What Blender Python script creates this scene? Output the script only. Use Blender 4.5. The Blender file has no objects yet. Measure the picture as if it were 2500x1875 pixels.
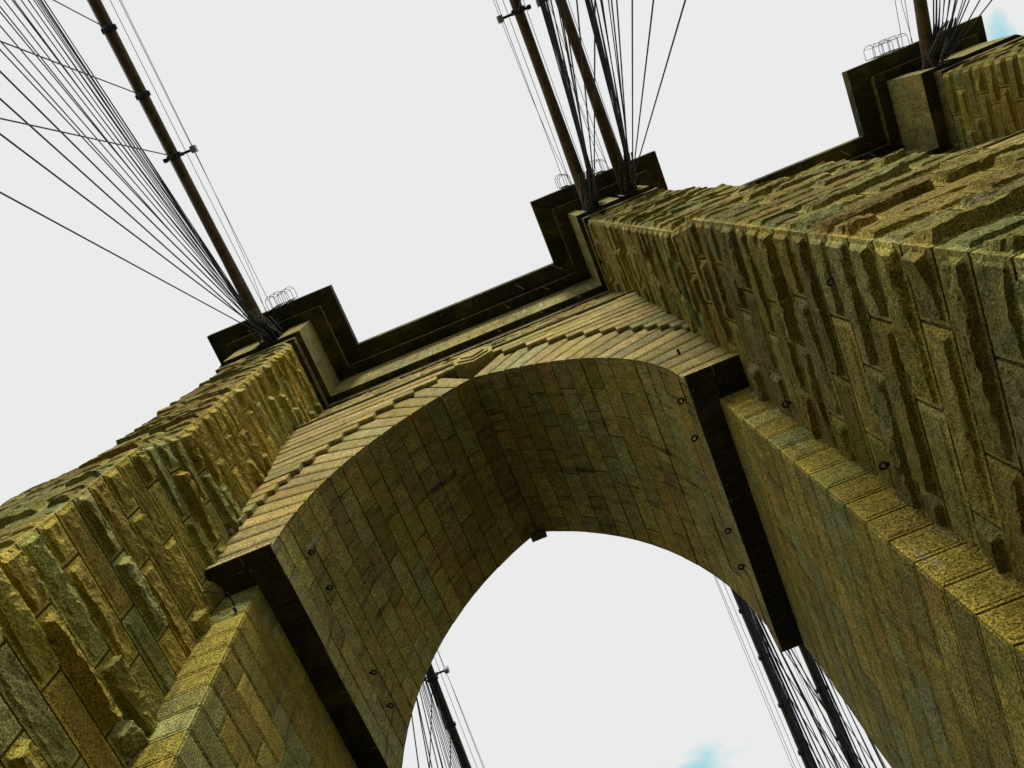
import bpy, math, random
import numpy as np
from mathutils import Matrix, Vector

C = bpy.context.scene.collection
SC = bpy.context.scene
rnd = random.Random(7)
rng = np.random.RandomState(11)
EYE = 1.7            # eye height above the walkway; all "h" below are metres above the eye

# ------------------------------------------------------------------ camera
cam_d = bpy.data.cameras.new("camera")
cam = bpy.data.objects.new("camera", cam_d)
C.objects.link(cam)
cam_d.sensor_width = 36.0
cam_d.lens = 1980.2 / 2500 * 36.0
cam_d.clip_start = 0.05
cam_d.clip_end = 12000
_R = (Matrix.Rotation(math.radians(165.3955), 4, 'X') @ Matrix.Rotation(math.radians(1.8316), 4, 'Y')
      @ Matrix.Rotation(math.radians(-22.1702), 4, 'Z'))
cam.matrix_world = Matrix.Translation((0, 0, EYE)) @ _R
SC.camera = cam

# ------------------------------------------------------------------ sky
SUN_AZ, SUN_EL = math.radians(6), math.radians(46)     # azimuth from -Y towards +X
w = bpy.data.worlds.new("World"); SC.world = w
w.use_nodes = True
nt = w.node_tree; nt.nodes.clear()
def wn(t, **k):
    n = nt.nodes.new(t)
    for a, b in k.items(): setattr(n, a, b)
    return n
out = wn('ShaderNodeOutputWorld')
sky = wn('ShaderNodeTexSky', sky_type='NISHITA', sun_disc=False)
sky.sun_elevation = SUN_EL
sky.sun_rotation = math.pi - SUN_AZ
bg1 = wn('ShaderNodeBackground'); bg1.inputs['Strength'].default_value = 0.15
bg2 = wn('ShaderNodeBackground'); bg2.inputs['Color'].default_value = (0.823, 0.831, 0.827, 1); bg2.inputs['Strength'].default_value = 1.0
mix = wn('ShaderNodeMixShader')
tc = wn('ShaderNodeTexCoord')
nz = wn('ShaderNodeTexNoise'); nz.inputs['Scale'].default_value = 12; nz.inputs['Detail'].default_value = 6
mp = wn('ShaderNodeMapping'); mp.inputs['Scale'].default_value = (1, 1, 3)
nt.links.new(tc.outputs['Generated'], mp.inputs['Vector']); nt.links.new(mp.outputs[0], nz.inputs['Vector'])
def sky_gap(direction, size):
    """an opening in the cloud around a world direction -> 1 inside"""
    d = Vector(direction).normalized()
    dist = wn('ShaderNodeVectorMath', operation='DISTANCE'); dist.inputs[1].default_value = d
    nt.links.new(tc.outputs['Generated'], dist.inputs[0])
    a = wn('ShaderNodeMath', operation='MULTIPLY_ADD'); a.inputs[1].default_value = -1.0 / size; a.inputs[2].default_value = 0.55
    nt.links.new(dist.outputs['Value'], a.inputs[0])
    b = wn('ShaderNodeMath', operation='MULTIPLY_ADD'); b.inputs[1].default_value = 3.4
    nt.links.new(nz.outputs['Fac'], b.inputs[0]); nt.links.new(a.outputs[0], b.inputs[2])
    c = wn('ShaderNodeMapRange'); c.inputs['From Min'].default_value = 1.55; c.inputs['From Max'].default_value = 2.4; c.inputs['To Max'].default_value = 0.85
    nt.links.new(b.outputs[0], c.inputs['Value'])
    return c.outputs[0]
g1 = sky_gap((0.0, 0.965, 1.0), 0.075)
g2 = sky_gap((0.668, 0.094, 1.0), 0.03)
mx = wn('ShaderNodeMath', operation='MAXIMUM'); nt.links.new(g1, mx.inputs[0]); nt.links.new(g2, mx.inputs[1])
thin = wn('ShaderNodeMix', data_type='RGBA'); thin.inputs['Factor'].default_value = 0.75
thin.inputs['B'].default_value = (1.3, 5.2, 5.6, 1)
nt.links.new(sky.outputs[0], thin.inputs['A']); nt.links.new(thin.outputs['Result'], bg1.inputs[0])
nt.links.new(mx.outputs[0], mix.inputs[0]); nt.links.new(bg2.outputs[0], mix.inputs[1]); nt.links.new(bg1.outputs[0], mix.inputs[2])
nt.links.new(mix.outputs[0], out.inputs['Surface'])

# ------------------------------------------------------------------ sun behind thin cloud
sd = bpy.data.lights.new("sun", 'SUN'); sd.energy = 3.9; sd.angle = math.radians(15); sd.color = (1.0, 0.95, 0.82)
so = bpy.data.objects.new("sun", sd); C.objects.link(so)
_sv = Vector((math.sin(SUN_AZ) * math.cos(SUN_EL), -math.cos(SUN_AZ) * math.cos(SUN_EL), math.sin(SUN_EL)))
so.rotation_euler = _sv.to_track_quat('Z', 'Y').to_euler()
so.location = (0, -30, 80)

SC.view_settings.view_transform = 'Standard'
SC.view_settings.look = 'None'
SC.view_settings.exposure = 0.0
SC.view_settings.gamma = 1.0
SC.render.engine = 'CYCLES'
SC.cycles.max_bounces = 4
SC.cycles.diffuse_bounces = 1

# ------------------------------------------------------------------ materials
def new_mat(name):
    m = bpy.data.materials.new(name); m.use_nodes = True
    return m, m.node_tree, m.node_tree.nodes['Principled BSDF']

def granite(name, speck=0.5, bump=0.5, stain=0.0, fine=38.0, sat=1.0, streak_uv=False):
    m, t, b = new_mat(name)
    N, L = t.nodes, t.links
    co = N.new('ShaderNodeNewGeometry')
    at = N.new('ShaderNodeAttribute'); at.attribute_name = 'tint'
    def noise(scale, detail, rough=0.6, vec=None):
        n = N.new('ShaderNodeTexNoise'); n.inputs['Scale'].default_value = scale
        n.inputs['Detail'].default_value = detail; n.inputs['Roughness'].default_value = rough
        L.new(vec or co.outputs['Position'], n.inputs['Vector']); return n
    def ramp(src, a, b_, lo, hi):
        r = N.new('ShaderNodeMapRange'); r.inputs['From Min'].default_value = a; r.inputs['From Max'].default_value = b_
        r.inputs['To Min'].default_value = lo; r.inputs['To Max'].default_value = hi
        L.new(src, r.inputs['Value']); return r.outputs[0]
    def mult(c, f):
        v = N.new('ShaderNodeVectorMath'); v.operation = 'SCALE'
        L.new(c, v.inputs[0]); L.new(f, v.inputs['Scale']); return v.outputs[0]
    def mixc(f, a, col):
        x = N.new('ShaderNodeMix'); x.data_type = 'RGBA'
        L.new(f, x.inputs['Factor']); L.new(a, x.inputs['A']); x.inputs['B'].default_value = (*col, 1); return x.outputs['Result']
    n1 = noise(fine, 3, 0.75)
    n2 = noise(3.2, 5, 0.65)
    n3 = noise(0.55, 4, 0.6)
    n4 = noise(11, 3, 0.7)
    c = at.outputs['Color']
    c = mult(c, ramp(n1.outputs['Fac'], 0.38, 0.62, 1 - speck, 1 + speck * 1.1))
    c = mult(c, ramp(n2.outputs['Fac'], 0.32, 0.68, 0.72, 1.3))
    # yellow lichen and grey weathered patches
    c = mixc(ramp(n3.outputs['Fac'], 0.5, 0.72, 0.0, 0.5), c, (0.27, 0.225, 0.022))
    c = mixc(ramp(n4.outputs['Fac'], 0.62, 0.78, 0.0, 0.3), c, (0.20, 0.12, 0.03))
    if stain:
        uvn = N.new('ShaderNodeUVMap'); uvn.uv_map = 'UVMap'
        mpn = N.new('ShaderNodeMapping'); mpn.inputs['Scale'].default_value = (2.6, 0.38, 1)
        L.new(uvn.outputs[0], mpn.inputs['Vector'])
        s1 = noise(1.0, 4, 0.65, mpn.outputs[0])
        c = mixc(ramp(s1.outputs['Fac'], 0.55, 0.72, 0.0, 0.85 * stain), c, (0.03, 0.028, 0.018))
        mp2 = N.new('ShaderNodeMapping'); mp2.inputs['Scale'].default_value = (3.4, 0.55, 1); mp2.inputs['Location'].default_value = (13, 5, 0)
        L.new(uvn.outputs[0], mp2.inputs['Vector'])
        s2 = noise(1.0, 5, 0.7, mp2.outputs[0])
        c = mixc(ramp(s2.outputs['Fac'], 0.61, 0.67, 0.0, 0.8 * stain), c, (0.50, 0.49, 0.38))
    L.new(c, b.inputs['Base Color'])
    b.inputs['Roughness'].default_value = 0.9
    b.inputs['Specular IOR Level'].default_value = 0.15
    bp = N.new('ShaderNodeBump'); bp.inputs['Strength'].default_value = bump; bp.inputs['Distance'].default_value = 0.06
    ad = N.new('ShaderNodeMath'); ad.operation = 'MULTIPLY_ADD'; ad.inputs[1].default_value = 1.5
    nb = noise(fine * 0.55, 4, 0.8)
    L.new(n4.outputs['Fac'], ad.inputs[0]); L.new(nb.outputs['Fac'], ad.inputs[2])
    L.new(ad.outputs[0], bp.inputs['Height']); L.new(bp.outputs[0], b.inputs['Normal'])
    return m

def plain(name, col, rough=0.6, metal=0.0, var=0.3, scale=6.0, col2=None):
    m, t, b = new_mat(name)
    N, L = t.nodes, t.links
    co = N.new('ShaderNodeNewGeometry')
    n = N.new('ShaderNodeTexNoise'); n.inputs['Scale'].default_value = scale; n.inputs['Detail'].default_value = 4
    L.new(co.outputs['Position'], n.inputs['Vector'])
    x = N.new('ShaderNodeMix'); x.data_type = 'RGBA'
    r = N.new('ShaderNodeMapRange'); r.inputs['From Min'].default_value = 0.35; r.inputs['From Max'].default_value = 0.65
    L.new(n.outputs['Fac'], r.inputs['Value']); L.new(r.outputs[0], x.inputs['Factor'])
    x.inputs['A'].default_value = (*[c * (1 - var) for c in col], 1)
    x.inputs['B'].default_value = (*(col2 or [c * (1 + var) for c in col]), 1)
    L.new(x.outputs['Result'], b.inputs['Base Color'])
    b.inputs['Roughness'].default_value = rough; b.inputs['Metallic'].default_value = metal
    return m

M_rock = granite('rock_faced_granite', 0.7, 0.85, fine=30)
M_ash = granite('dressed_granite', 0.85, 0.9, stain=0.65, fine=30)
M_sof = granite('soffit_granite', 0.75, 0.6, stain=1.0, fine=22)
M_vou = granite('voussoir_granite', 0.65, 0.5, fine=22)
M_cor = granite('cornice_granite', 0.7, 0.6, stain=0.9, fine=16)
M_cable = plain('brown_cable_wrapping', (0.085, 0.055, 0.022), 0.7, 0.0, 0.45, 3.0)
M_rope = plain('dark_wire_rope', (0.014, 0.016, 0.032), 0.6, 0.3, 0.3)
M_iron = plain('black_iron', (0.014, 0.014, 0.015), 0.7, 0.2, 0.3)
M_sock = plain('weathered_steel', (0.05, 0.055, 0.05), 0.55, 0.4, 0.6, 9, (0.17, 0.18, 0.16))
M_lamp = plain('pale_lamp_housing', (0.30, 0.31, 0.33), 0.5, 0.0, 0.1)
M_deck = plain('weathered_planks', (0.05, 0.042, 0.03), 0.9, 0, 0.3, 2)
M_road = plain('asphalt', (0.04, 0.04, 0.042), 0.95, 0, 0.2, 3)
M_water = plain('river_water', (0.01, 0.02, 0.02), 0.35, 0, 0.3, 0.02)

# ------------------------------------------------------------------ tints (base colour of each stone; underside tints hold painted shade)
TINTS = {
    'rock': [(.235, .190, .045), (.27, .215, .05), (.21, .178, .048), (.22, .198, .062), (.195, .195, .062), (.25, .182, .042), (.215, .175, .04), (.245, .20, .042), (.285, .25, .075)],
    'warm': [(.30, .24, .042), (.335, .26, .046), (.275, .228, .046), (.26, .24, .062), (.30, .225, .040), (.24, .238, .075), (.315, .252, .044)],
    'sof': [(.29, .225, .052), (.33, .245, .050), (.265, .222, .062), (.25, .23, .068), (.305, .215, .045), (.28, .228, .054), (.225, .175, .042)],
    'vou': [(.32, .25, .085), (.36, .285, .10), (.30, .245, .085), (.27, .245, .10), (.34, .255, .078), (.315, .255, .09)],
    'cor_shade': [(.040, .037, .016), (.048, .042, .018), (.038, .036, .017), (.042, .035, .014)],  # near-black: shade of the cornice undersides painted into the stone
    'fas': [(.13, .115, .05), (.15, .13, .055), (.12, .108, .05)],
    'imp_shade': [(.04, .035, .014), (.052, .04, .014), (.036, .032, .014)],  # shade under the impost put into its colour
    'att': [(.225, .195, .068), (.25, .212, .072), (.21, .19, .072), (.235, .196, .058)],
}
GAIN = {'rock': 1.05, 'warm': 1.2, 'sof': 1.27, 'att': 1.05}
def tint(kind):
    c = rnd.choice(TINTS[kind]); k = rnd.uniform(0.78, 1.22) * GAIN.get(kind, 1.0)
    return tuple(max(0.0, v * k * rnd.uniform(.96, 1.04)) for v in c)

# ------------------------------------------------------------------ numpy value noise
_P = rng.rand(64, 64, 64)
def vnoise(p):
    i = np.floor(p).astype(int); f = p - i; f = f * f * (3 - 2 * f)
    def g(a, b, c): return _P[(i[..., 0] + a) % 64, (i[..., 1] + b) % 64, (i[..., 2] + c) % 64]
    x, y, z = f[..., 0], f[..., 1], f[..., 2]
    c00 = g(0, 0, 0) * (1 - x) + g(1, 0, 0) * x; c10 = g(0, 1, 0) * (1 - x) + g(1, 1, 0) * x
    c01 = g(0, 0, 1) * (1 - x) + g(1, 0, 1) * x; c11 = g(0, 1, 1) * (1 - x) + g(1, 1, 1) * x
    return (c00 * (1 - y) + c10 * y) * (1 - z) + (c01 * (1 - y) + c11 * y) * z
def fbm(p, o=4):
    v = 0; a = .5; s = 0
    for k in range(o):
        v = v + a * vnoise(p * 2 ** k + 17.3 * k); s += a; a *= .55
    return v / s * 2 - 1

# ------------------------------------------------------------------ mesh collector
class MB:
    def __init__(self): self.v = []; self.f = []; self.c = []; self.uv = []; self.n = 0; self.sm = []
    def grid(self, pts, uv, col, smooth=False, cm=None):
        """pts (a,b,3), outward = cross(d/da, d/db)"""
        a, b = pts.shape[:2]
        idx = (np.arange(a * b).reshape(a, b) + self.n)
        q = np.stack([idx[:-1, :-1], idx[1:, :-1], idx[1:, 1:], idx[:-1, 1:]], -1).reshape(-1, 4)
        self.v.append(pts.reshape(-1, 3)); self.f.append(q); self.n += a * b
        self.c.append(np.tile(np.array([*col, 1.0]), (a * b, 1)) * (np.ones((a * b, 1)) if cm is None else np.concatenate([np.repeat(cm.reshape(-1, 1), 3, 1), np.ones((a * b, 1))], 1))); self.uv.append(uv.reshape(-1, 2)); self.sm.append(np.full(len(q), smooth))
    def quad(self, p, col, uv=None):
        p = np.array(p, float); g = np.array([[p[0], p[3]], [p[1], p[2]]])
        u = np.array([[[0, 0], [0, 1]], [[1, 0], [1, 1]]], float) if uv is None else uv
        self.grid(g, u, col)
    def box(self, x0, x1, y0, y1, z0, z1, col=(.1, .1, .1)):
        P = [(x0, y0, z0), (x1, y0, z0), (x1, y1, z0), (x0, y1, z0), (x0, y0, z1), (x1, y0, z1), (x1, y1, z1), (x0, y1, z1)]
        for q in ((0, 1, 5, 4), (1, 2, 6, 5), (2, 3, 7, 6), (3, 0, 4, 7), (4, 5, 6, 7), (3, 2, 1, 0)):
            self.quad([P[i] for i in q], col)
    def tube(self, pts, r, n=8, col=(.1, .1, .1), cap=True):
        pts = [Vector(p) for p in pts]; k = len(pts); rr = r if isinstance(r, (list, tuple)) else [r] * k
        ring = []
        up = Vector((0.3, 0.2, 1)).normalized()
        for i, p in enumerate(pts):
            d = (pts[min(i + 1, k - 1)] - pts[max(i - 1, 0)]).normalized()
            a = d.cross(up)
            if a.length < .05: a = d.cross(Vector((1, 0, 0)))
            a.normalize(); b = d.cross(a)
            ring.append([tuple(p + (a * math.cos(2 * math.pi * j / n) + b * math.sin(2 * math.pi * j / n)) * rr[i]) for j in range(n + 1)])
        g = np.array(ring); uv = np.zeros(g.shape[:2] + (2,)); self.grid(g, uv, col, True)
        if cap:
            for e, rv in ((0, False), (k - 1, True)):
                c = np.array([tuple(pts[e])] * (n + 1)); a = np.stack([g[e], c] if not rv else [c, g[e]])
                self.grid(a, np.zeros(a.shape[:2] + (2,)), col)
    def build(self, name, mat, parent=None):
        me = bpy.data.meshes.new(name)
        v = np.concatenate(self.v).astype(np.float32); f = np.concatenate(self.f).astype(np.int32)
        v[:, 2] += EYE
        me.vertices.add(len(v)); me.vertices.foreach_set('co', v.ravel())
        me.loops.add(f.size); me.loops.foreach_set('vertex_index', f.ravel())
        me.polygons.add(len(f)); me.polygons.foreach_set('loop_start', np.arange(len(f), dtype=np.int32) * 4)
        me.polygons.foreach_set('use_smooth', np.concatenate(self.sm))
        me.update(calc_edges=True)
        ca = me.attributes.new('tint', 'FLOAT_COLOR', 'POINT'); ca.data.foreach_set('color', np.concatenate(self.c).astype(np.float32).ravel())
        ul = me.uv_layers.new(name='UVMap'); ul.data.foreach_set('uv', np.concatenate(self.uv).astype(np.float32)[f.ravel()].ravel())
        me.materials.append(mat)
        o = bpy.data.objects.new(name, me); C.objects.link(o)
        if parent is not None: o.parent = parent
        return o

def axis_pts(a, b, g0, g1, m, step):
    lo, hi = a + g0, b - g1
    if m > 0 and hi - lo > 3 * m:
        n = max(2, int(math.ceil((hi - lo - 2 * m) / step)))
        return np.concatenate([[lo], np.linspace(lo + m, hi - m, n + 1), [hi]])
    return np.linspace(lo, hi, max(2, int(math.ceil((hi - lo) / step)) + 1))

def block(mb, F, s0, s1, t0, t1, kind, tnt, g=.012, G=.06, step=.08, ends=(0, 0, 0, 0), rough=1.0, smooth=False, jit=0.0):
    """one stone. F(s,t,d)->(...,3).  kind: 'rock' | 'margin' | 'flat'.  ends: no joint on that side"""
    gs0, gs1, gt0, gt1 = [0 if e else g for e in ends]
    m = {'rock': .065, 'margin': .05, 'flat': 0}[kind]
    if kind == 'flat': S = np.linspace(s0 + gs0, s1 - gs1, 3); T = np.linspace(t0 + gt0, t1 - gt1, 3)
    elif kind == 'margin':
        S = np.concatenate([[s0 + gs0], [s0 + gs0 + m, s0 + gs0 + m + .012], [(s0 + s1) / 2], [s1 - gs1 - m - .012, s1 - gs1 - m], [s1 - gs1]])
        T = np.concatenate([[t0 + gt0], [t0 + gt0 + m, t0 + gt0 + m + .012], [(t0 + t1) / 2], [t1 - gt1 - m - .012, t1 - gt1 - m], [t1 - gt1]])
    else: S = axis_pts(s0, s1, gs0, gs1, m, step); T = axis_pts(t0, t1, gt0, gt1, m, step)
    s, t = np.meshgrid(S, T, indexing='ij')
    d = np.zeros_like(s)
    es = np.minimum(s - S[0], S[-1] - s); et = np.minimum(t - T[0], T[-1] - t)
    e = np.minimum(es, et)
    if kind == 'flat': d = d + rnd.uniform(-1, 1) * jit
    if kind == 'margin':
        d = np.where(e > m + .006, .014, 0)
    elif kind == 'rock':
        off = rng.rand(3) * 40
        p = np.stack([s * 1.0, t * 1.0, np.zeros_like(s)], -1) + off
        q = p * np.array([.6, 1.5, 1.0])
        fn = 1 - 2 * np.abs(fbm(q * 3.4, 4)); fine_ = fbm(p * np.array([9, 14, 1]), 3)
        crag = 1 - 2.4 * np.abs(fbm(p * np.array([3.5, 6.5, 1]) + 31, 4))
        B = rng.choice([.03, .08, .13, .18, .24], p=[.12, .2, .28, .25, .15]) * rough
        rel_s = (s - s0) / (s1 - s0) - .5; rel_t = (t - t0) / (t1 - t0) - .5
        # broken face: swells from the top margin towards the bed joint, then drops steeply
        k_ = rng.uniform(.25, 1.0)
        pl = B * (1.0 - k_ * (rel_t + .5) * 1.15 + rng.uniform(-.5, .5) * rel_s)
        for _ in range(3):
            nx_, ny_ = rng.uniform(-1, 1) * B * 1.6, rng.uniform(-1.0, 1.2) * B * 1.6
            cx_, cy_ = rng.uniform(-.5, .5), rng.uniform(-.4, .4)
            pl = np.minimum(pl, B * rng.uniform(.7, 1.2) + nx_ * (rel_s - cx_) + ny_ * (rel_t - cy_))
        jag = .13 * np.clip(fbm(q * 2.6 + 5, 4), 0, 1) * rng.uniform(.2, 1.4) + .016 * np.abs(fbm(p * 9, 2))
        ee = e - .9 * m - jag
        r = np.clip(ee / (.016 + .02 * rng.rand()), 0, 1)
        d = r * (np.maximum(pl, .014) + fn * (.016 + .17 * B) + crag * (.016 + .10 * B) + fine_ * .010)
        d = np.where(e < m * .9, 0, np.maximum(d, .003) + np.abs(fine_) * .004)
    tt_ = t
    if kind == 'rock':          # the broken face overhangs its bed joint: the drop is steep, slightly undercut
        dt = float(T[2] - T[1]) if len(T) > 3 else 0
        tt_ = t - .92 * dt * np.clip(d / .09, 0, 1) * (t > T[1] + 1e-6) * (t < T[0] + .45 * (T[-1] - T[0]))
    P = F(s, tt_, d)
    uv = np.stack([s, t], -1)
    mb.grid(P, uv, tnt, smooth, np.where(e <= m + .004, 1.6 if kind == 'rock' else 1.25, 1.0) if kind != 'flat' else None)
    # skirt down into the joint
    for (ss, tt, rev, skip) in ((S, np.full_like(S, T[0]), False, ends[2]), (S, np.full_like(S, T[-1]), True, ends[3]),
                                (np.full_like(T, S[0]), T, True, ends[0]), (np.full_like(T, S[-1]), T, False, ends[1])):
        if skip: continue
        a = F(ss, tt, np.zeros_like(ss)); b_ = F(ss, tt, np.full_like(ss, -G))
        q = np.stack([b_, a] if not rev else [a, b_], 1)
        u = np.stack([ss, tt], -1); u = np.stack([u, u], 1)
        mb.grid(q, u, tnt)

def backing(mb, F, s0, s1, t0, t1, G, col=(.008, .007, .004)):
    s, t = np.meshgrid(np.linspace(s0, s1, 2), np.linspace(t0, t1, 2), indexing='ij')
    mb.grid(F(s, t, np.full_like(s, -G)), np.stack([s, t], -1), col)

def split(W, lo, hi, par=0):
    """joint positions of one course"""
    n = max(1, int(round(W / ((lo + hi) / 2))))
    if n == 1: return [0, W]
    cuts = [W * (k + (.5 if par else 0)) / n for k in range(0 if par else 1, n)]
    cuts = [c + rnd.uniform(-.15, .15) * W / n for c in cuts]
    return [0] + cuts + [W]

def courses(h0, h1, c=.714, phase=0.0):
    k = math.ceil((h0 - phase) / c + 1e-6); L = [h0]
    while phase + k * c < h1 - .15:
        if phase + k * c > h0 + .15: L.append(phase + k * c)
        k += 1
    return L + [h1]

def wall(mb, F, W, T, kind, tn, lens=(1.3, 2.2), g=.012, G=.06, step=None, rough=1.0, edge=(1, 1), mixk=0.0, smooth=False):
    """a coursed wall: T = course heights, W width. F(s,t,d)"""
    par = rnd.randint(0, 1)
    for i in range(len(T) - 1):
        par ^= 1
        cuts = split(W, *lens, par)
        for j in range(len(cuts) - 1):
            k = kind
            r_ = rough
            if kind == 'rock' and rnd.random() < mixk: r_ = rough * .18
            st = step(T[i]) if step else .1
            block(mb, F, cuts[j], cuts[j + 1], T[i], T[i + 1], k, tint(tn), g, G, st,
                  (1 if j == 0 and edge[0] else 0, 1 if j == len(cuts) - 2 and edge[1] else 0, 0, 0), r_, smooth)
        backing(mb, F, 0, W, T[i], T[i + 1], G)

stepf = lambda h: min(.12, max(.024, .0030 * (6 + abs(h))))

# ------------------------------------------------------------------ tower dimensions (metres, h above the eye)
HI = 19.2                       # underside of the impost corbel
XC = -2.23; A = 5.6; RR = 10.86; OFF = RR - A           # left arch
MIR = 6.33                      # mirror plane of the tower
YB_F = 7.37; YP_END = 14.95
def Yf(h):                      # front face of the buttresses
    return np.interp(h, [-45, 7.7, 19.4, 21.9, 37.4], [1.9, 2.77, 2.98, 3.46, 3.95])
def Yw(h):                      # face of the arch wall
    return np.interp(h, [0, 19.2, 31.4, 31.8, 37.4], [6.5, 6.64, 6.78, 6.84, 7.62])
def Yk(h):                      # back of the arch wall
    return np.interp(h, [0, 19.2, 28.8, 37.4], [14.9, 14.6, 13.3, 13.1])
def spring(x, h): return x
YM = 10.7

tower = bpy.data.objects.new('bridge_tower', None); C.objects.link(tower)
tower.location = (MIR, YM, 0)
tower['label'] = 'massive granite bridge tower with twin pointed arches, seen steeply from below'
tower['category'] = 'bridge tower'
bpy.context.view_layer.update()
def attach(o, parent=tower):
    o.parent = parent
    o.matrix_parent_inverse = parent.matrix_world.inverted()
    return o
def part(mb, name, mat, parent=tower):
    o = mb.build(name, mat)
    if parent is tower: return attach(o)
    o.parent = parent; o.matrix_parent_inverse = (Matrix.Translation(tower.location)).inverted()
    # parent sits at the tower's origin offset: keep world position
    o.matrix_parent_inverse = parent.matrix_world.inverted()
    return o

def P3(x, y, z): return np.stack(np.broadcast_arrays(x, y, z), -1).astype(float)

# mirrored copies: sx(+1) left half, (-1) right half about MIR
def mx_(sgn, x): return x if sgn > 0 else 2 * MIR - x

# ---- buttresses -------------------------------------------------------------------------
def buttress(x0, x1, x0t, x1t, detail=1.0, vis=(1, 1), ph=0.0, rf=.9, rs=1.0):
    """x0,x1 at the foot; x0t,x1t at the top"""
    mb = MB()
    hb, ht = -9.0, 37.4
    X0 = lambda h: np.interp(h, [hb, 19, ht], [x0, x0, x0t]); X1 = lambda h: np.interp(h, [hb, 19, ht], [x1, x1, x1t])
    W = x1 - x0
    T = courses(hb, ht, .714, ph)
    st = lambda h: stepf(h) / detail
    F = lambda s, t, d: P3(X0(t) + (X1(t) - X0(t)) * s / W, Yf(t) - d, t)
    wall(mb, F, W, T, 'rock', 'rock', (1.6, 2.5), .020, .12, st, rf, (1, 1), .12)
    D = 4.6
    if vis[0]:
        F = lambda s, t, d: P3(X0(t) - d, Yf(t) + (7.75 - Yf(t)) * (D - s) / D, t)
        wall(mb, F, D, T, 'rock', 'rock', (1.5, 2.3), .024, .16, st, rs, (1, 1), .12)
    if vis[1]:
        F = lambda s, t, d: P3(X1(t) + d, Yf(t) + (7.75 - Yf(t)) * s / D, t)
        wall(mb, F, D, T, 'rock', 'rock' if x1 > 0 else 'warm', (1.5, 2.3), .024, .16, st, rs, (1, 1), .12)  # left buttress: paler tint paints in the brightness of this side face
    return part(mb, 'buttress', M_rock)

bL = buttress(-13.2, -9.68, -13.5, -9.95, 1.0, (1, 1), .24, .8, 1.3)
bC = buttress(4.84, 8.35, 4.84, 8.3, 1.0, (1, 1), .676, .8, .8)
bR = buttress(22.1, 25.9, 22.0, 26.2, .8, (1, 0), .3, .8, 1.1)

def back_block(x0, x1):
    mb = MB()
    F = lambda s, t, d: P3(x1 - s, 2 * YM - Yf(t) + d, t)
    T = courses(-9, 37.4, 1.43)
    wall(mb, F, x1 - x0, T, 'flat', 'rock', (1.5, 2.2))
    for x, sg in ((x0, -1), (x1, 1)):
        F = lambda s, t, d, x=x, sg=sg: P3(x + sg * d, (13.6 + (2 * YM - Yf(t) - 13.6) * (s / 5 if sg > 0 else 1 - s / 5)), t)
        wall(mb, F, 5, T, 'flat', 'rock', (1.5, 2.2))
    return part(mb, 'buttress', M_rock)
for a, b in ((-13.3, -9.7), (4.84, 8.0), (22.1, 26)): back_block(a, b)

# outer flanks between front and back buttress
mb = MB()
for x, sg in ((-13.0, -1), (25.8, 1)):
    F = lambda s, t, d, x=x, sg=sg: P3(x + sg * d, 5 + (s if sg > 0 else 11.5 - s), t)
    wall(mb, F, 11.5, courses(-9, 37.4, 1.43), 'flat', 'rock', (1.5, 2.4))
part(mb, 'flank_wall', M_rock)

# ---- piers (dressed stone below the impost) ----------------------------------------------
def pier(xa, xb, sides, ph, tn='warm'):
    mb = MB()
    T = courses(-9, HI, .714, ph)
    W = xb - xa
    F = lambda s, t, d: P3(xa + s, YB_F - d, t)
    segs = []
    for sg in sides:
        if sg < 0: segs.append((xa, xa + 1.1))
        else: segs.append((xb - 1.12, xb))
    for (p, q) in segs:
        F = lambda s, t, d, p=p: P3(p + s, YB_F - d, t)
        wall(mb, F, q - p, T, 'margin', tn, (3, 4), .020, .08)
    L = YP_END - YB_F
    for sg in sides:
        x = xa if sg < 0 else xb
        if sg < 0: F = lambda s, t, d, x=x: P3(x - d, YB_F + (L - s), t)
        else: F = lambda s, t, d, x=x: P3(x + d, YB_F + s, t)
        wall(mb, F, L, T, 'margin', tn, (1.6, 2.6), .014, .07)
    F = lambda s, t, d: P3(xb - s, YP_END + d, t)
    wall(mb, F, W, courses(-9, HI, 1.43), 'flat', tn, (2, 3))
    return part(mb, 'pier', M_ash)
pier(-12.6, -8.58, (1,), .006)
pier(4.0, 2 * MIR - 4.0, (-1, 1), .24)
pier(2 * MIR + 8.58, 25.0, (-1,), .006)

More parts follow.
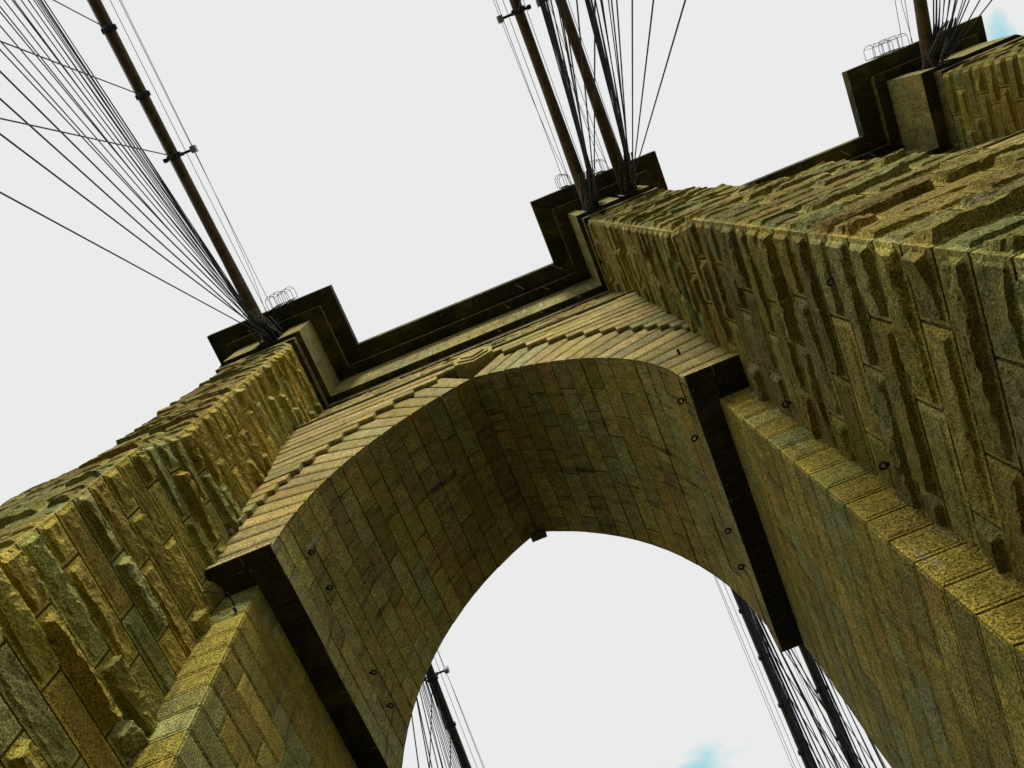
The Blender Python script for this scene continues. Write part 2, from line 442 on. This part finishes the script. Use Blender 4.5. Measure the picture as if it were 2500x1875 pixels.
# ---- arch walls, soffits, corbels ---------------------------------------------------------
TH = math.asin(min(1, math.sqrt(RR ** 2 - OFF ** 2) / RR))
NV = 16
TOPW = 31.4
def arch(sgn):
    fx = (lambda x: x) if sgn > 0 else (lambda x: 2 * MIR - x)
    fl = (lambda a: a) if sgn > 0 else (lambda a: a[::-1])
    def G_(F):               # mirror in x and keep orientation
        if sgn > 0: return F
        def H(s, t, d):
            p = F(s, t, d); p[..., 0] = 2 * MIR - p[..., 0]; return p
        return H
    # --- soffit
    mb = MB()
    arc = RR * TH
    T = list(np.linspace(0, arc, NV + 1))
    Ls = 8.2
    for side in (-1, 1):
        def F(s, t, d, side=side):
            th = t / RR; r = RR - d
            x = XC + side * (-OFF + r * np.cos(th)); z = HI + r * np.sin(th)
            y0 = Yw(z) + .02; y1 = Yk(z)
            y = y0 + (y1 - y0) * (s / Ls if side < 0 else 1 - s / Ls)
            return P3(x, y, z)
        Fm = G_(F)
        # subdivided along the arc for a smooth curve
        par = 0
        for i in range(NV):
            par ^= 1
            cuts = split(Ls, 1.7, 2.7, par)
            for j in range(len(cuts) - 1):
                block(mb, Fm, cuts[j], cuts[j + 1], T[i], T[i + 1], 'flat', tint('sof'), .019, .09, ends=(j == 0, j == len(cuts) - 2, i == 0, 0), jit=.016)
            backing(mb, Fm, 0, Ls, T[i], T[i + 1], .09, (.012, .011, .008))
    if sgn < 0:
        pass
    sof = part(mb, 'arch_soffit', M_sof)
    # --- voussoirs
    mb = MB()
    VL = 2.75
    for side in (-1, 1):
        for i in range(NV):
            t0, t1 = T[i] / RR, T[i + 1] / RR
            def F(s, t, d, side=side):
                r = RR + s; x = XC + side * np.maximum(-OFF + r * np.cos(t), .0); z = HI + r * np.sin(t)
                return P3(x, Yw(z) - d, z)
            def F2(s, t, d, F=F, side=side):      # orientation: left side needs flipped s
                return F(s, t, d)
            gg = .038 / RR
            if side < 0: Fa = lambda s, t, d, F=F: F(VL - s, t, d)
            else: Fa = lambda s, t, d, F=F: F(s, t, d)
            S = np.linspace(0.0, VL, 6); Tt = np.array([t0 + gg, t0 + gg * 2.6, (t0 + t1) / 2, t1 - gg * 2.6, t1 - gg])
            s, t = np.meshgrid(S, Tt, indexing='ij')
            d = np.where((t < t0 + gg * 1.5) | (t > t1 - gg * 1.5), 0.03, .055)
            Pp = G_(Fa)(s, t, d); uv = np.stack([s, t * RR], -1); c = tint('vou')
            mb.grid(Pp, uv, c)
            for tt in (t0 + gg, t1 - gg):
                ss = S; a = G_(Fa)(ss, np.full_like(ss, tt), np.full_like(ss, .03)); b_ = G_(Fa)(ss, np.full_like(ss, tt), np.full_like(ss, -.2))
                mb.grid(np.stack([b_, a], 1), np.stack([np.stack([ss, ss], -1)] * 2, 1), c)
            s, t = np.meshgrid([0, VL], [t0, t1], indexing='ij')
            mb.grid(G_(Fa)(s, t, np.full_like(s, -.17)), np.stack([s, t], -1), (.01, .009, .006))
            # lower arris of the ring
            tt = np.linspace(t0 + gg, t1 - gg, 3)
            a = G_(F)(np.zeros(3), tt, np.full(3, .03)); b_ = G_(F)(np.zeros(3), tt, np.full(3, -.12))
            mb.grid(np.stack([a, b_], 1), np.zeros((3, 2, 2)), c)
    part(mb, 'voussoir_ring', M_vou)
    # --- coursed spandrel with stepped ends
    mb = MB()
    R2 = RR + 1.95; hc = .62
    z = HI + .0
    zs = [TOPW - hc * k for k in range(0, 21)][::-1]
    zs = [q for q in zs if q > HI - .01]
    zs = [HI] + zs if zs[0] > HI + .1 else zs
    for i in range(len(zs) - 1):
        z0, z1 = zs[i], zs[i + 1]
        zz = z0 - HI
        segs = []
        xr = -OFF + math.sqrt(max(0, R2 ** 2 - zz ** 2)) if zz < R2 else -1
        if xr > 0.35: segs = [(-9.95, XC - xr), (XC + xr, 5.1)]
        else: segs = [(-9.95, 5.1)]
        for (p, q) in segs:
            if q - p < .08: continue
            F = lambda s, t, d, p=p: P3(p + s, Yw(t) - .20 - d, t)
            Fm = G_(F)
            if sgn < 0:
                W_ = q - p; F = lambda s, t, d, q=q: P3(2 * MIR - q + s, Yw(t) - .20 - d, t); Fm = F
            cuts = split(q - p, 1.5, 2.4, i % 2)
            for j in range(len(cuts) - 1):
                Ss = [cuts[j], cuts[j + 1]]
                # V-jointed courses: bevelled lower and upper edges
                s_ = np.array([Ss[0] + .004, Ss[1] - .004]); dj = rnd.uniform(-.012, .02)
                t_ = np.array([z0 + .045, z0 + .075, z1 - .05, z1 - .03])
                s, t = np.meshgrid(s_, t_, indexing='ij')
                d = np.broadcast_to(np.array([-.045, 0, 0, -.02]) + dj, s.shape)
                c = tint('vou'); mb.grid(Fm(s, t, d), np.stack([s, t], -1), c)
                # underside, ends
                for (a0, a1, b0, b1, da) in ((s_[0], s_[1], z0 + .045, z0 + .045, -.045 + dj),):
                    ss = np.array([a0, a1]); tt = np.array([b0, b1])
                    a = Fm(ss, tt, np.full(2, da)); b_ = Fm(ss, tt, np.full(2, -.34))
                    mb.grid(np.stack([b_, a], 1), np.zeros((2, 2, 2)), c)
                for e_, rv in ((s_[0], True), (s_[1], False)):
                    tt = t_; ss = np.full(4, e_)
                    a = Fm(ss, tt, d[0]); b_ = Fm(ss, tt, np.full(4, -.34))
                    mb.grid(np.stack([b_, a] if rv else [a, b_], 1)[:, ::1], np.zeros((4, 2, 2)), c)
                ss = s_; a = Fm(ss, np.full(2, z1 - .03), np.full(2, -.02)); b_ = Fm(ss, np.full(2, z1 - .03), np.full(2, -.34))
                mb.grid(np.stack([a, b_], 1), np.zeros((2, 2, 2)), c)
            sB, tB = np.meshgrid([0, q - p], [z0, z1], indexing='ij')
            mb.grid(Fm(sB, tB, np.full_like(sB, -.13)), np.stack([sB, tB], -1), (.01, .009, .006))
    part(mb, 'spandrel', M_vou)
    # --- rough wall above
    mb = MB()
    x0, x1 = (-10.1, 5.1) if sgn > 0 else (2 * MIR - 5.1, 2 * MIR + 10.1)
    F = lambda s, t, d: P3(x0 + s, Yw(t) - .12 - d * .8, t)
    wall(mb, F, x1 - x0, [TOPW + .12, 32.2, 32.95, 33.7, 34.45, 35.2, 35.95, 36.7, 37.4], 'rock', 'vou', (1.6, 2.6), .012, .05, lambda h: .12, .55)
    # thin projecting string under it
    mb.box(x0, x1, 6.50, 6.9, TOPW + .03, TOPW + .10, tint('vou'))
    part(mb, 'upper_wall', M_rock)
    # --- keystone
    mb = MB()
    kx = XC + .2; c = (.36, .29, .10)
    def wedge(hw, zlo, zmid, zhi, yf, dz=0):
        pts = [(-hw, zmid), (0, zlo), (hw, zmid), (hw, zhi), (-hw, zhi)]
        f = [(fx(kx + a), yf, b) for a, b in pts]; bk = [(fx(kx + a), 7.2, b) for a, b in pts]
        if sgn < 0: f = f[::-1]; bk = bk[::-1]
        mb.quad([f[0], f[1], f[2], f[3]], c); mb.quad([f[0], f[3], f[4], f[4]], c)
        for i in range(5): j = (i + 1) % 5; mb.quad([bk[i], bk[j], f[j], f[i]], c)
    wedge(.80, 30.2, 30.75, 31.75, 6.46)
    wedge(.64, 30.42, 30.93, 31.66, 6.40)
    wedge(.48, 30.66, 31.1, 31.56, 6.34)
    part(mb, 'keystone', M_vou)
    # --- back of the arch wall, with its own dropped keystone
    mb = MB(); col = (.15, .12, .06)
    ths = np.linspace(0, TH, 17)
    for side in (-1, 1):
        xs = XC + side * (-OFF + RR * np.cos(ths)); zz = HI + RR * np.sin(ths)
        lo = P3(xs, Yk(zz), zz); hi = P3(xs, np.full_like(xs, 13.2), np.full_like(xs, 37.4))
        a = np.stack([lo, hi], 1)
        if (side > 0) != (sgn < 0): a = a[::-1]
        if sgn < 0: a[..., 0] = 2 * MIR - a[..., 0]
        mb.grid(a, np.zeros(a.shape[:2] + (2,)), col)
        e0, e1 = sorted((fx(XC + side * A), fx(XC + side * (A + 2.2)))) 
        mb.quad([(e1, 14.5, HI), (e0, 14.5, HI), (e0, 13.2, 37.4), (e1, 13.2, 37.4)], col)
    for dx, yy in ((.3, 13.45),):
        mb.box(fx(XC) - dx, fx(XC) + dx, 13.2, yy, 28.3, 29.6, col)
    part(mb, 'rear_wall', M_sof)
    # --- impost corbels: underside of the projecting wall, its shade painted dark
    for side in (-1, 1):
        mb = MB()
        xin = XC + side * A
        xp = -8.58 - .1 if side < 0 else 4.0 + .1
        xo = -9.9 if side < 0 else 5.0
        def U(x0, x1, y0, y1, z0):
            a0, a1 = sorted((fx(x0), fx(x1)))
            n = max(1, int(round((y1 - y0) / 1.6)))
            F = lambda s, t, d: P3(a0 + s, y1 - t, z0 - d)
            F = lambda s, t, d: P3(a0 + t, y0 + s, z0 - d)
            cuts = np.linspace(0, y1 - y0, n + 1)
            for j in range(n):
                block(mb, F, cuts[j], cuts[j + 1], 0, a1 - a0, 'flat', tint('imp_shade'), .015, .06)
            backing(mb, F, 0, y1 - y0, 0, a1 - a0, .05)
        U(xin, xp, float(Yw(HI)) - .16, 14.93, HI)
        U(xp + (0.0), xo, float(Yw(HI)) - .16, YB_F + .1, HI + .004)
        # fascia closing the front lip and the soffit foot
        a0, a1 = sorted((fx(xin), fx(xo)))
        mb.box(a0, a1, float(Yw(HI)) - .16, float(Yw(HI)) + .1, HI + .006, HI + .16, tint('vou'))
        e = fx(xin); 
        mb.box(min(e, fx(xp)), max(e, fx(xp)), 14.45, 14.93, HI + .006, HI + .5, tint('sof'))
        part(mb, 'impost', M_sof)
arch(1); arch(-1)

# ---- attic, string course, cornice ---------------------------------------------------------
LV = {  # L0,L1,C0,C1,R0,R1, YB, YR
    'c': (-14.75, -7.95, 3.00, 9.68, 19.85, 26.9, 2.46, 5.76),
    'm': (-13.95, -8.78, 3.84, 8.88, 20.85, 26.3, 3.17, 6.57),
    'a': (-13.40, -9.50, 4.47, 8.10, 21.40, 26.0, 3.62, 7.09),
    'f': (-13.70, -9.74, 4.66, 8.35, 21.98, 26.3, 3.80, 7.40),
    'w': (-13.40, -9.95, 4.84, 8.30, 22.20, 26.1, 4.00, 7.68),
}
def poly(k):
    L0, L1, C0, C1, R0, R1, YB, YR = LV[k]
    f = [(L0, YB), (L1, YB), (L1, YR), (C0, YR), (C0, YB), (C1, YB), (C1, YR), (R0, YR), (R0, YB), (R1, YB)]
    b = [(x, 2 * YM - y) for x, y in f[::-1]]
    return f + b
def face_ring(mb, k, z0, z1, tn, kind='flat', lens=(1.4, 2.2), T=None, skip=(), g=.012, slots=None):
    P = poly(k); n = len(P)
    for i in range(n):
        if i in skip: continue
        (ax, ay), (bx, by) = P[i], P[(i + 1) % n]
        L = math.hypot(bx - ax, by - ay)
        ux, uy = (bx - ax) / L, (by - ay) / L; nx, ny = uy, -ux      # outward
        parts_ = [(0, L)]
        if slots and i in slots:
            cs = sorted(slots[i]); parts_ = []; cur = 0
            for a, b in cs: parts_.append((cur, a - ax)); cur = b - ax
            parts_.append((cur, L))
        for (p, q) in parts_:
            F = lambda s, t, d, p=p: P3(ax + ux * (s + p) + nx * d, ay + uy * (s + p) + ny * d, t)
            wall(mb, F, q - p, T or [z0, z1], kind, tn, lens, g, .03)
def under_ring(mb, k0, k1, z, tn, skip=()):
    P, Q = poly(k0), poly(k1); n = len(P)
    for i in range(n):
        if i in skip: continue
        A0, A1, B0, B1 = [np.array(v, float) for v in (P[i], P[(i + 1) % n], Q[i], Q[(i + 1) % n])]
        L = np.linalg.norm(A1 - A0); m = max(1, int(round(L / 1.8)))
        def F(s, t, d):
            s_ = s[..., None]; t_ = t[..., None]
            o = A0 + (A1 - A0) * s_; q = B0 + (B1 - B0) * s_; xy = q + (o - q) * t_
            return P3(xy[..., 0], xy[..., 1], z - d)
        for j in range(m):
            g = .010 / (L)
            s, t = np.meshgrid([j / m + g, (j + 1) / m - g], [0.0, 1.0], indexing='ij')
            mb.grid(F(s, t, np.zeros_like(s)), np.stack([s * L, t], -1), tint(tn))
        s, t = np.meshgrid([0, 1.], [0., 1.], indexing='ij')
        mb.grid(F(s, t, np.full_like(s, -.02)), np.stack([s, t], -1), (.02, .018, .012))
Z1, Z2, Z3, Z4, Z5 = 42.0, 41.42, 41.05, 38.0, 37.4
SLOT = {0: [(-11.75, -10.62)], 4: [(4.92, 5.78), (6.62, 7.62)], 8: [(22.2, 23.4)]}
mb = MB()
face_ring(mb, 'c', Z2, Z1, 'cor_shade', lens=(1.8, 2.6))
under_ring(mb, 'c', 'm', Z2, 'cor_shade')
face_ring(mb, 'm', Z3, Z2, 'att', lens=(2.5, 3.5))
under_ring(mb, 'm', 'a', Z3, 'cor_shade')
# top of the slab
P = poly('c'); top = MB()
xs = [LV['c'][i] for i in range(6)]
for a, b, y in ((xs[0], xs[1], 2.46), (xs[1], xs[2], 5.76), (xs[2], xs[3], 2.46), (xs[3], xs[4], 5.76), (xs[4], xs[5], 2.46)):
    mb.quad([(a, y, Z1), (b, y, Z1), (b, 2 * YM - y, Z1), (a, 2 * YM - y, Z1)], (.1, .09, .06))
part(mb, 'cornice', M_cor)
mb = MB()
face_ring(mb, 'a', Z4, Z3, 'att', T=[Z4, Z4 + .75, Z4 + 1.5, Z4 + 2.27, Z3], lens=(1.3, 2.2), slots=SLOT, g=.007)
under_ring(mb, 'a', 'f', Z4, 'cor_shade')
# dark chambers behind the cable slots
for i, sl in SLOT.items():
    for a, b in sl:
        y0 = 3.62
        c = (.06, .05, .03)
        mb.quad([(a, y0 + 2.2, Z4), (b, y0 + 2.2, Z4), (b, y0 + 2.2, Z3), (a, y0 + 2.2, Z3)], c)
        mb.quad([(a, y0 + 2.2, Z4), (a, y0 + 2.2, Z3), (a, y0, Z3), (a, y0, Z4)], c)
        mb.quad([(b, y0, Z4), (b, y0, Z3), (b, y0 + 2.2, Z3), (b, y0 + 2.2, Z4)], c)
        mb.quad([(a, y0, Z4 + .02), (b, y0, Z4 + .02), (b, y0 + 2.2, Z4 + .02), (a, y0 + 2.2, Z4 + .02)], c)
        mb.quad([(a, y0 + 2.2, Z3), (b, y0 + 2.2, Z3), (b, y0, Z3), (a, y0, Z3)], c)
part(mb, 'attic', M_cor)
mb = MB()
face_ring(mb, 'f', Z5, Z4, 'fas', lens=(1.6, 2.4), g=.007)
under_ring(mb, 'f', 'w', Z5, 'cor_shade')
part(mb, 'string_course', M_cor)

# ---- ring bolts and brackets ---------------------------------------------------------------
def ring_bolt(p, n, r=.072, mr=.026):
    """an eye bolt: its ring stands out level from the wall"""
    mb = MB(); p = Vector(p); n = Vector(n).normalized()
    mb.tube([p - n * .05, p + n * .06], .035, 8)
    u = Vector((0, 1, 0)); c = p + n * (.05 + r)
    mb.tube([tuple(c + (u * math.cos(a) + n * math.sin(a)) * r) for a in np.linspace(0, 2 * math.pi, 19)], mr, 8, cap=False)
    return part(mb, 'ring_bolt', M_iron)
for Y in (7.72, 8.9, 11.85, 13.05):
    h = 20.9; x = XC - (-OFF + math.sqrt(RR ** 2 - (h - HI) ** 2)); ring_bolt((x, Y, h), (1, 0, -.25))
for Y in (7.34, 8.45, 11.33, 12.5):
    h = 20.0; x = XC + (-OFF + math.sqrt(RR ** 2 - (h - HI) ** 2)); ring_bolt((x, Y, h), (-1, 0, -.15))
ring_bolt((4.80, 6.9, 16.2), (-1, 0, 0), .07, .022); ring_bolt((4.80, 6.8, 12.1), (-1, 0, 0), .06, .02)
ring_bolt((4.78, 3.53, 12.0), (-1, 0, 0), .05, .018)
mb = MB(); mb.tube([(3.86, 6.75, 21.5), (3.86, 6.45, 21.5)], .035); part(mb, 'iron_pin', M_iron)
mb = MB(); mb.tube([(-8.85, 7.4, 18.0), (-8.85, 7.22, 18.0)], .035); part(mb, 'iron_pin', M_iron)
mb = MB()
q = [(-9.7, 6.75, 18.6), (-9.05, 7.0, 18.5), (-9.7, 7.35, 18.4), (-9.7, 6.75, 18.6)]
mb.tube(q, .022, 6); mb.tube([(-9.05, 7.0, 18.5), (-9.0, 7.36, 18.4)], .022, 6); part(mb, 'iron_bracket', M_iron)

# ------------------------------------------------------------------ setting below
def structure(name, mb, mat):
    o = mb.build(name, mat); o['kind'] = 'structure'; return o
mb = MB()
for k in range(24):
    x = -5.2 + k * .36
    mb.box(x, x + .345, -90, 90, -1.85, -1.7, (.05, .04, .03))
structure('walkway', mb, M_deck)
mb = MB(); mb.box(-13, 26, -120, 120, -7.9, -7.4); structure('roadway', mb, M_road)
mb = MB(); mb.quad([(-4000, -4000, -43), (4000, -4000, -43), (4000, 4000, -43), (-4000, 4000, -43)], (.01, .02, .02)); structure('river_water', mb, M_water)

# ------------------------------------------------------------------ cables
def setp(o, label, cat, group=None):
    o['label'] = label; o['category'] = cat
    if group: o['group'] = group
    return o
class Line: pass
CAB = [  # name, x at tower, dx/dY near, lamp side, x far
    ('leftmost', -11.45, -.086, 1, -11.25),
    ('left one of the centre pair', 5.42, .043, -1, 5.45),
    ('right one of the centre pair', 7.38, .063, -1, 7.55),
    ('rightmost', 22.85, .12, -1, 22.9)]
def near_pt(c, Y):
    t = 3.3 - Y; return (c[1] - c[2] * t, Y, 39.6 - .36 * t + .0008 * t * t)
def far_pt(c, Y):
    t = Y - 18.1; return (c[4] , Y, 40.2 - .36 * t + .0008 * t * t)
DECK = -7.4
SL = [2.9, 2.13, 1.59, 1.29, 1.12, 1.0, .92, .85, .79, .735, .69, .65, .61, .575, .54, .51, .485, .465, .45, .435, .42, .41, .40]
ORD = ['steepest'] + [w_ + ' steepest' for w_ in ('second', 'third', 'fourth', 'fifth', 'sixth', 'seventh', 'eighth', 'ninth', 'tenth', 'eleventh', 'twelfth', 'thirteenth')] \
    + [w_ + ' flattest' for w_ in ('tenth', 'ninth', 'eighth', 'seventh', 'sixth', 'fifth', 'fourth', 'third', 'second')] + ['flattest']
assert len(ORD) == len(SL)
WHO = ['leftmost cable', 'left centre cable', 'right centre cable', 'rightmost cable']
NTH = ['first', 'second', 'third', 'fourth', 'fifth', 'sixth', 'seventh', 'eighth', 'ninth', 'tenth', 'eleventh', 'twelfth', 'thirteenth', 'fourteenth', 'fifteenth', 'sixteenth']
SIDE = {'near': 'in front of the tower', 'far': 'beyond the arch'}
for ci, c in enumerate(CAB):
    who = WHO[ci]
    # the main cable: one continuous body over the tower
    pts = [near_pt(c, y) for y in np.arange(-110, 3.4, 2.0)] + [near_pt(c, 3.3), (c[1], 5.5, 40.3), (c[1] * .5 + c[4] * .5, 10.7, 40.9), (c[4], 16, 40.6)] \
        + [far_pt(c, y) for y in np.arange(18.1, 120, 2.0)]
    mb = MB(); mb.tube(pts, [.3 - .075 * min(1, max(0, (2.5 - p[1]) / 5)) if p[1] < 10 else .24 for p in pts], 16, (.1, .07, .03)); o = mb.build('main_cable', M_cable)
    setp(o, {0: 'thick brown main cable rising from the left end of the tower',
             1: 'left one of the two thick brown cables over the middle buttress',
             2: 'right one of the two thick brown cables over the middle buttress',
             3: 'thick brown main cable over the tower end at the upper right corner'}[ci], 'cable', 'main suspension cables')
    cable = o
    # spread strand shoe where the cable enters the tower
    mb = MB()
    e = near_pt(c, 3.35)
    a = near_pt(c, 1.7); mb.tube([a, near_pt(c, 2.6), (e[0], 3.75, 39.3)], [.27, .30, .12], 14)
    q = mb.build('cable_shoe', M_cable, cable)
    ys = [-5.3 - 2.45 * k for k in range(16)]
    yf = [23.4 + 2.45 * k for k in range(12)]
    for side, Ys, fn in (('near', ys, near_pt), ('far', yf, far_pt)):
        for k, Y in enumerate(Ys):
            p = Vector(fn(c, Y)); dn = (Vector(fn(c, Y - .2)) - Vector(fn(c, Y + .2))).normalized()
            mb = MB(); mb.tube([p - dn * .10, p + dn * .10], .245, 14)
            for sgx in (-1, 1): mb.box(p.x + sgx * .26 - .035, p.x + sgx * .26 + .035, Y - .09, Y + .09, p.z - .08, p.z + .08)
            mb.box(p.x - .06, p.x + .06, Y - .08, Y + .08, p.z - .38, p.z - .22)
            band = mb.build('cable_band', M_iron, cable)
            if k % 5 == 0:
                ls = c[3] if side == 'near' else 1 if ci == 0 else -1
                mb = MB(); mb.tube([(p.x - ls * .5, Y, p.z + .32), (p.x + ls * .74, Y, p.z + .32)], .06, 8)
                mb.box(p.x - .3, p.x + .3, Y - .07, Y + .07, p.z + .22, p.z + .38)
                mb.box(p.x - ls * .5 - .08, p.x - ls * .5 + .08, Y - .08, Y + .08, p.z + .2, p.z + .42)
                mb.build('crossarm', M_iron, band)
                mb = MB(); lx = p.x + ls * .8
                mb.box(lx - .12, lx + .12, Y - .14, Y + .14, p.z + .2, p.z + .46, (.5, .5, .5)); mb.box(lx - .09, lx + .09, Y - .1, Y + .1, p.z + .14, p.z + .2, (.5, .5, .5))
                mb.build('lamp', M_lamp, band)
            # suspender rope
            mb = MB(); z0 = p.z - .3; dy = (-.055 if side == 'near' else .02) * (z0 - DECK)
            mb.tube([(p.x, Y, z0), (p.x, Y + dy, DECK)], .024, 6)
            # sleeve at the top
            mb.tube([(p.x, Y, z0 + .05), (p.x, Y - .0, z0 - .35)], .05, 6)
            o = mb.build('suspender_rope', M_rope)
            setp(o, '%s suspender rope along the %s, %s' % (NTH[k], who, SIDE[side]),
                 'rope', 'suspender ropes under the main cables')
    # hand ropes
    for side, fn, y0, y1 in (('near', near_pt, 3.2, -100), ('far', far_pt, 18.2, 100)):
        ls = c[3] if side == 'near' else 1 if ci == 0 else -1
        for nm, dx, dz in (('outer', ls * .8, .45), ('left', -.40, .5), ('right', .40, .5), ('upper', ls * .62, .9)):
            mb = MB()
            P_ = []
            for y in np.linspace(y0, y1, 40):
                q = fn(c, y); f = 1 - math.exp(-abs(y - y0) / 3.0) if nm == 'outer' else 1
                P_.append((q[0] + dx * (.35 + .65 * f), y, q[2] + dz))
            mb.tube(P_, .012 if nm == 'outer' else .014, 5)
            o = mb.build('hand_rope', M_rope)
            setp(o, 'thin %s hand rope above the %s, %s' % (nm if nm != 'outer' else 'lamp-side', who, SIDE[side]), 'rope', 'hand ropes above the main cables')
    # diagonal stays
    for side in ('near', 'far'):
        n0 = 0 if (ci == 2 and side == 'near') else 1
        for k in range(n0, len(SL)):
            s = SL[k]
            top_h = 38.35 + .085 * k
            sx = {0: .33, 1: -.0, 2: .0, 3: .1}[ci]
            sx = {0: .46 - .036 * k, 1: .05 + .028 * k, 2: -.05 + .028 * k, 3: .05 + .025 * k}[ci]
            xt = c[1] + sx + ((k % 3) - 1) * .07
            mb = MB()
            if side == 'near':
                y0 = 3.5; a = Vector((xt, y0, top_h)); y1 = y0 - (top_h - DECK) / s
                xe = c[1] + sx
                b = Vector((xe, y1, DECK))
            else:
                y0 = 17.9; a = Vector((c[4] + ((k % 3) - 1) * .09 + (.25 if ci == 0 else 0), y0, top_h)); y1 = y0 + (top_h - DECK) / s
                b = Vector((c[4] + (.25 if ci == 0 else 0), y1, DECK))
            mb.tube([a, b], .028 if k < 5 else .0215, 6)
            dd = (b - a).normalized(); L = (1.3 + .25 * (k % 4))
            mb.tube([a + dd * .2, a + dd * L * .55, a + dd * L], [.04, .06, .03], 8)
            o = mb.build('stay_rope', M_rope)
            setp(o, '%s stay rope fanning out beside the %s, %s' % (ORD[k], who, SIDE[side]), 'rope', 'diagonal stay ropes')
    # socket cluster in the slot: steel eye bars holding the stays
    mb = MB(); x = c[1] + {0: .33, 1: .05, 2: .05, 3: .1}[ci]
    for j in range(9):
        xx = x + (j - 4) * .085; zz = 38.2 + (j * 5 % 9) * .26
        mb.tube([(xx, 5.0, zz + .35), (xx, 3.3, zz), (xx, 2.7 - .1 * (j % 3), zz - .75)], [.06, .055, .03], 6)
    mb.box(x - .42, x + .42, 3.7, 4.3, 38.05, 40.9)
    for j in range(6):
        xx = x - .3 + j * .12
        mb.tube([(xx, 4.0, 40.6), (xx + .02, 3.0, 39.0 - .1 * j), (xx + .03, 1.9, 37.6)], [.07, .06, .035], 6)
    o = mb.build('stay_anchorage', M_sock)
    setp(o, 'weathered steel stay sockets in the wall slot under the %s' % who, 'anchorage', 'stay anchorages on the tower')
    # ladder cages on the cornice
    cages = {0: [-10.95, -10.3], 1: [4.95], 2: [6.85], 3: [21.95, 22.75]}[ci]
    for m_, x in enumerate(cages):
        mb = MB(); r = .27
        y0 = 2.44
        for z in (41.2, 42.1, 43.0):
            P_ = [(x - r, y0, z), (x - r, y0 - .38, z)] + [(x - r * math.cos(a), y0 - .38 - r * 1.0 * math.sin(a), z) for a in np.linspace(.2, math.pi - .2, 9)] + [(x + r, y0 - .38, z), (x + r, y0, z)]
            mb.tube(P_, .014, 5)
        for a in np.linspace(0.5, math.pi - .5, 3):
            xx, yy = x - r * math.cos(a), y0 - .38 - r * math.sin(a)
            mb.tube([(xx, yy, 41.2), (xx, yy, 43.0)], .012, 5)
        for sx_ in (-.2, .2): mb.tube([(x + sx_, y0, 40.6), (x + sx_, y0, 43.1)], .02, 5)
        for z in np.arange(40.8, 43.0, .3): mb.tube([(x - .2, y0, z), (x + .2, y0, z)], .012, 5)
        o = mb.build('ladder_cage', M_iron)
        side_w = '' if len(cages) == 1 else (('left ' if m_ == 0 else 'right '))
        setp(o, '%shooped iron ladder cage on the cornice edge by the %s' % (side_w, who), 'ladder cage', 'ladder cages on the cornice')
    # small rail on the cornice edge
    mb = MB(); x = {0: -10.2, 1: 5.6, 2: 7.4, 3: 23.3}[ci]
    for k in range(4): mb.tube([(x - .9 + .6 * k, 2.55, 42.0), (x - .9 + .6 * k, 2.55, 43.05)], .022, 5)
    for z in (42.55, 43.05): mb.tube([(x - 1.0, 2.55, z), (x + 1.0, 2.55, z)], .02, 5)
    o = mb.build('guard_rail', M_iron)
    setp(o, 'short iron guard rail on the cornice top by the %s' % who, 'railing', 'guard rails on the cornice')
